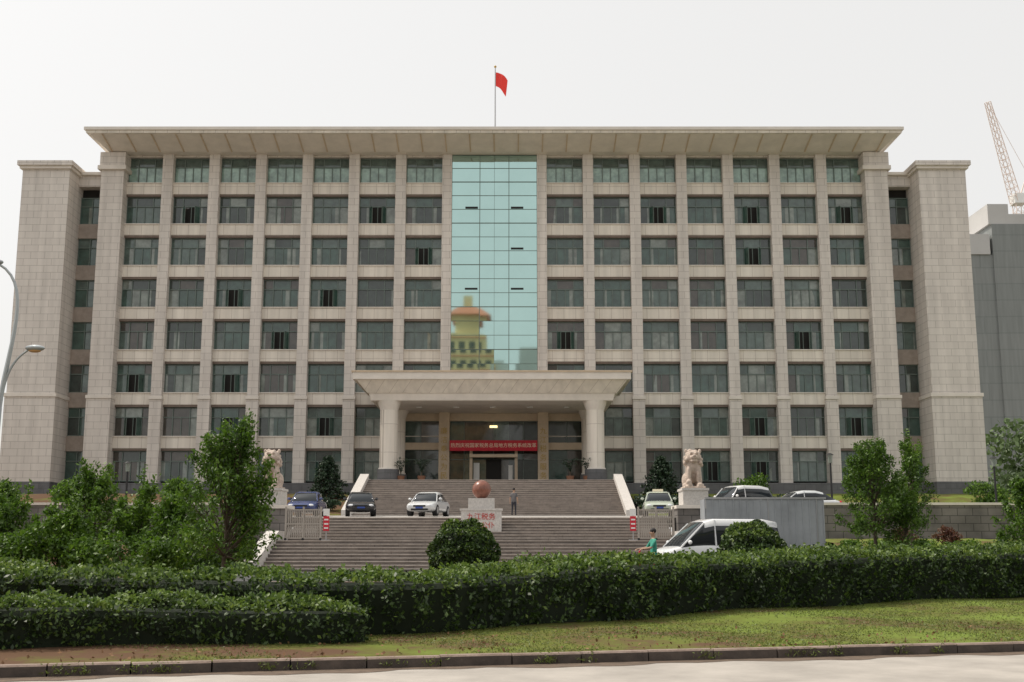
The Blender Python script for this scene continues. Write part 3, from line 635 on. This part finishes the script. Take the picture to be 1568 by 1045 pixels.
# ------------------------------------------------------------ people
M['skin']=mat('skin',(.42,.26,.18),.6); M['hair']=mat('hair',(.012,.01,.01),.7); M['tro']=mat('trousers',(.03,.03,.04),.9); M['shoe']=mat('shoes',(.02,.018,.015),.5)
def person(name,loc,head,shirt,sit=False,scale=1):
    root=empty(name,loc,head); root.scale=(scale,)*3
    V=[];Rr=[];Ed=[]
    def v(p,r,par=None):
        V.append(p);Rr.append(r)
        if par is not None: Ed.append((par,len(V)-1))
        return len(V)-1
    # faces -Y ; z up
    pz_=.92
    pel=v((0,0,pz_),(.15,.11)); sp=v((0,-.0,pz_+.2),(.14,.10),pel); ch=v((0,0,pz_+.4),(.165,.11),sp); nk=v((0,0,pz_+.55),(.06,.06),ch); n2=v((0,-.01,pz_+.62),(.055,.055),nk); hd=v((0,-.02,pz_+.70),(.078,.09),n2); h2=v((0,-.02,pz_+.79),(.065,.075),hd)
    for sg in(-1,1):
        sh=v((sg*.18,0,pz_+.48),(.06,.06),ch)
        if sit: el=v((sg*.24,-.15,pz_+.25),(.045,.045),sh); wr=v((sg*.25,-.42,pz_+.2),(.03,.03),el)
        else: el=v((sg*.24,.03,pz_+.2),(.045,.045),sh); wr=v((sg*.25,-.06 if sg<0 else .02,pz_-.04),(.03,.03),el)
        pm=v((V[wr][0],V[wr][1]-(.06 if sit else .015),V[wr][2]-(.0 if sit else .07)),(.032,.022),wr)
        for k in range(5):
            o=(k-2)*.016; f1=v((V[pm][0]+ (o if sit else 0),V[pm][1]+(o if not sit else -.03),V[pm][2]-(.04 if not sit else .01)),(.009,.009),pm); v((V[f1][0],V[f1][1]-(.03 if sit else .008),V[f1][2]-.03),(.008,.008),f1)
        hp=v((sg*.09,0,pz_-.08),(.095,.095),pel)
        if sit: kn=v((sg*.15,-.42,pz_-.1),(.06,.06),hp); an=v((sg*.14,-.40,pz_-.5),(.042,.042),kn)
        else: kn=v((sg*.10,-.05 if sg<0 else .0,.49),(.06,.06),hp); an=v((sg*.11,-.03 if sg<0 else .06,.09),(.04,.04),kn)
        v((V[an][0],V[an][1]-.15,V[an][2]-.045),(.035,.03),an)
    me=bpy.data.meshes.new('tmp'); me.from_pydata(V,Ed,[]); o=bpy.data.objects.new('tmp',me); scene.collection.objects.link(o)
    sk=o.modifiers.new('skin','SKIN'); 
    for i,r_ in enumerate(Rr): me.skin_vertices[0].data[i].radius=r_
    me.skin_vertices[0].data[0].use_root=True
    sb=o.modifiers.new('s','SUBSURF'); sb.levels=2
    bpy.context.view_layer.update(); dg=bpy.context.evaluated_depsgraph_get(); nm=bpy.data.meshes.new_from_object(o.evaluated_get(dg)); bpy.data.objects.remove(o)
    M['sh'+name]=mat('shirt_'+name,shirt,.85)
    nm.materials.clear()
    for k in('skin','sh'+name,'tro','shoe'): nm.materials.append(M[k])
    for p_ in nm.polygons:
        c_=p_.center; p_.use_smooth=True
        if c_.z>pz_+.54: i=0
        elif c_.z<.09 and not sit: i=3
        elif abs(c_.x)>.19 and (c_.z<pz_+.28 and (c_.z>pz_-.2) and (not sit or c_.z>pz_)): i=0
        elif c_.z>pz_-.03 : i=1
        else: i=2
        p_.material_index=i
    b_=bpy.data.objects.new('body',nm); scene.collection.objects.link(b_); b_.parent=root
    s=MB(); s.ell((0,.005,pz_+.79),(.088,.1,.09),'hair',14,10); 
    for sg in(-1,1): s.ell((sg*.03,-.105,pz_+.745),(.012,.008,.008),'hair',6,4); s.ell((sg*.085,-.01,pz_+.73),(.012,.02,.03),'skin',6,5)
    s.ell((0,-.115,pz_+.72),(.012,.02,.02),'skin',6,5); s.ell((0,-.1,pz_+.685),(.022,.008,.006),'redst',6,4); s.obj('head_details',root,smooth=True); return root
person('standing_man',(.12,76.5,pz(76.5)),R(160),(.12,.115,.12))
rd=person('scooter_rider',(4.55,38.4,.52-.12),R(-80),(.05,.3,.22),sit=True,scale=1.0)
s=MB(); 
for y in(-.62,.55): s.cyl((-.05,y,.33),(.05,y,.33),.21,.21,'dark',16); s.cyl((-.055,y,.33),(.055,y,.33),.11,.11,'metal',10)
s.box(-.12,.12,-.35,.5,.32,.42,'red'); s.frus((-.14,.14,0,.6),(-.12,.12,-.02,.6),.42,.8,'red'); s.box(-.13,.13,-.03,.58,.8,.87,'dark'); s.cyl((0,-.6,.35),(0,-.45,1.1),.04,.03,'red',8); s.frus((-.16,.16,-.5,-.42),(-.12,.12,-.47,-.4),.42,1.0,'red'); s.cyl((-.3,-.42,1.12),(.3,-.42,1.12),.018,.018,'dark',6); s.obj('scooter',rd)
# ------------------------------------------------------------ camera, light, world
cam=bpy.data.cameras.new('camera'); co=bpy.data.objects.new('camera',cam); scene.collection.objects.link(co); cam.sensor_width=36; cam.lens=41.33; cam.clip_end=6000; cam.clip_start=.1
co.location=(0,0,1.6); co.rotation_euler=(R(90+9.93),0,0); scene.camera=co
EL,AZ=57,-74
sd=Vector((math.sin(R(AZ))*math.cos(R(EL)),math.cos(R(AZ))*math.cos(R(EL)),math.sin(R(EL))))
sl=bpy.data.lights.new('sun','SUN'); sl.energy=3.0; sl.angle=R(2.0); sl.color=(1,.92,.80); so=bpy.data.objects.new('sun',sl); scene.collection.objects.link(so); so.rotation_euler=(-sd).to_track_quat('-Z','Y').to_euler(); so.location=(0,0,80)
wd=bpy.data.worlds.new('World'); scene.world=wd; wd.use_nodes=True; nt=wd.node_tree; bg=nt.nodes['Background']
sk=nt.nodes.new('ShaderNodeTexSky'); sk.sky_type='NISHITA'; sk.sun_disc=False; sk.sun_elevation=R(EL); sk.sun_rotation=R(AZ); sk.dust_density=6; sk.air_density=1.0; sk.ozone_density=1
hs=nt.nodes.new('ShaderNodeHueSaturation'); hs.inputs['Saturation'].default_value=.4; nt.links.new(sk.outputs[0],hs.inputs['Color'])
mx=nt.nodes.new('ShaderNodeMix'); mx.data_type='RGBA'; mx.inputs[0].default_value=.65; nt.links.new(hs.outputs[0],mx.inputs[6]); mx.inputs[7].default_value=(7.3,7.15,6.85,1)  # thin white haze over the sky
nt.links.new(mx.outputs[2],bg.inputs['Color']); bg.inputs['Strength'].default_value=.15
scene.view_settings.view_transform='Standard'; scene.view_settings.look='None'; scene.view_settings.exposure=0
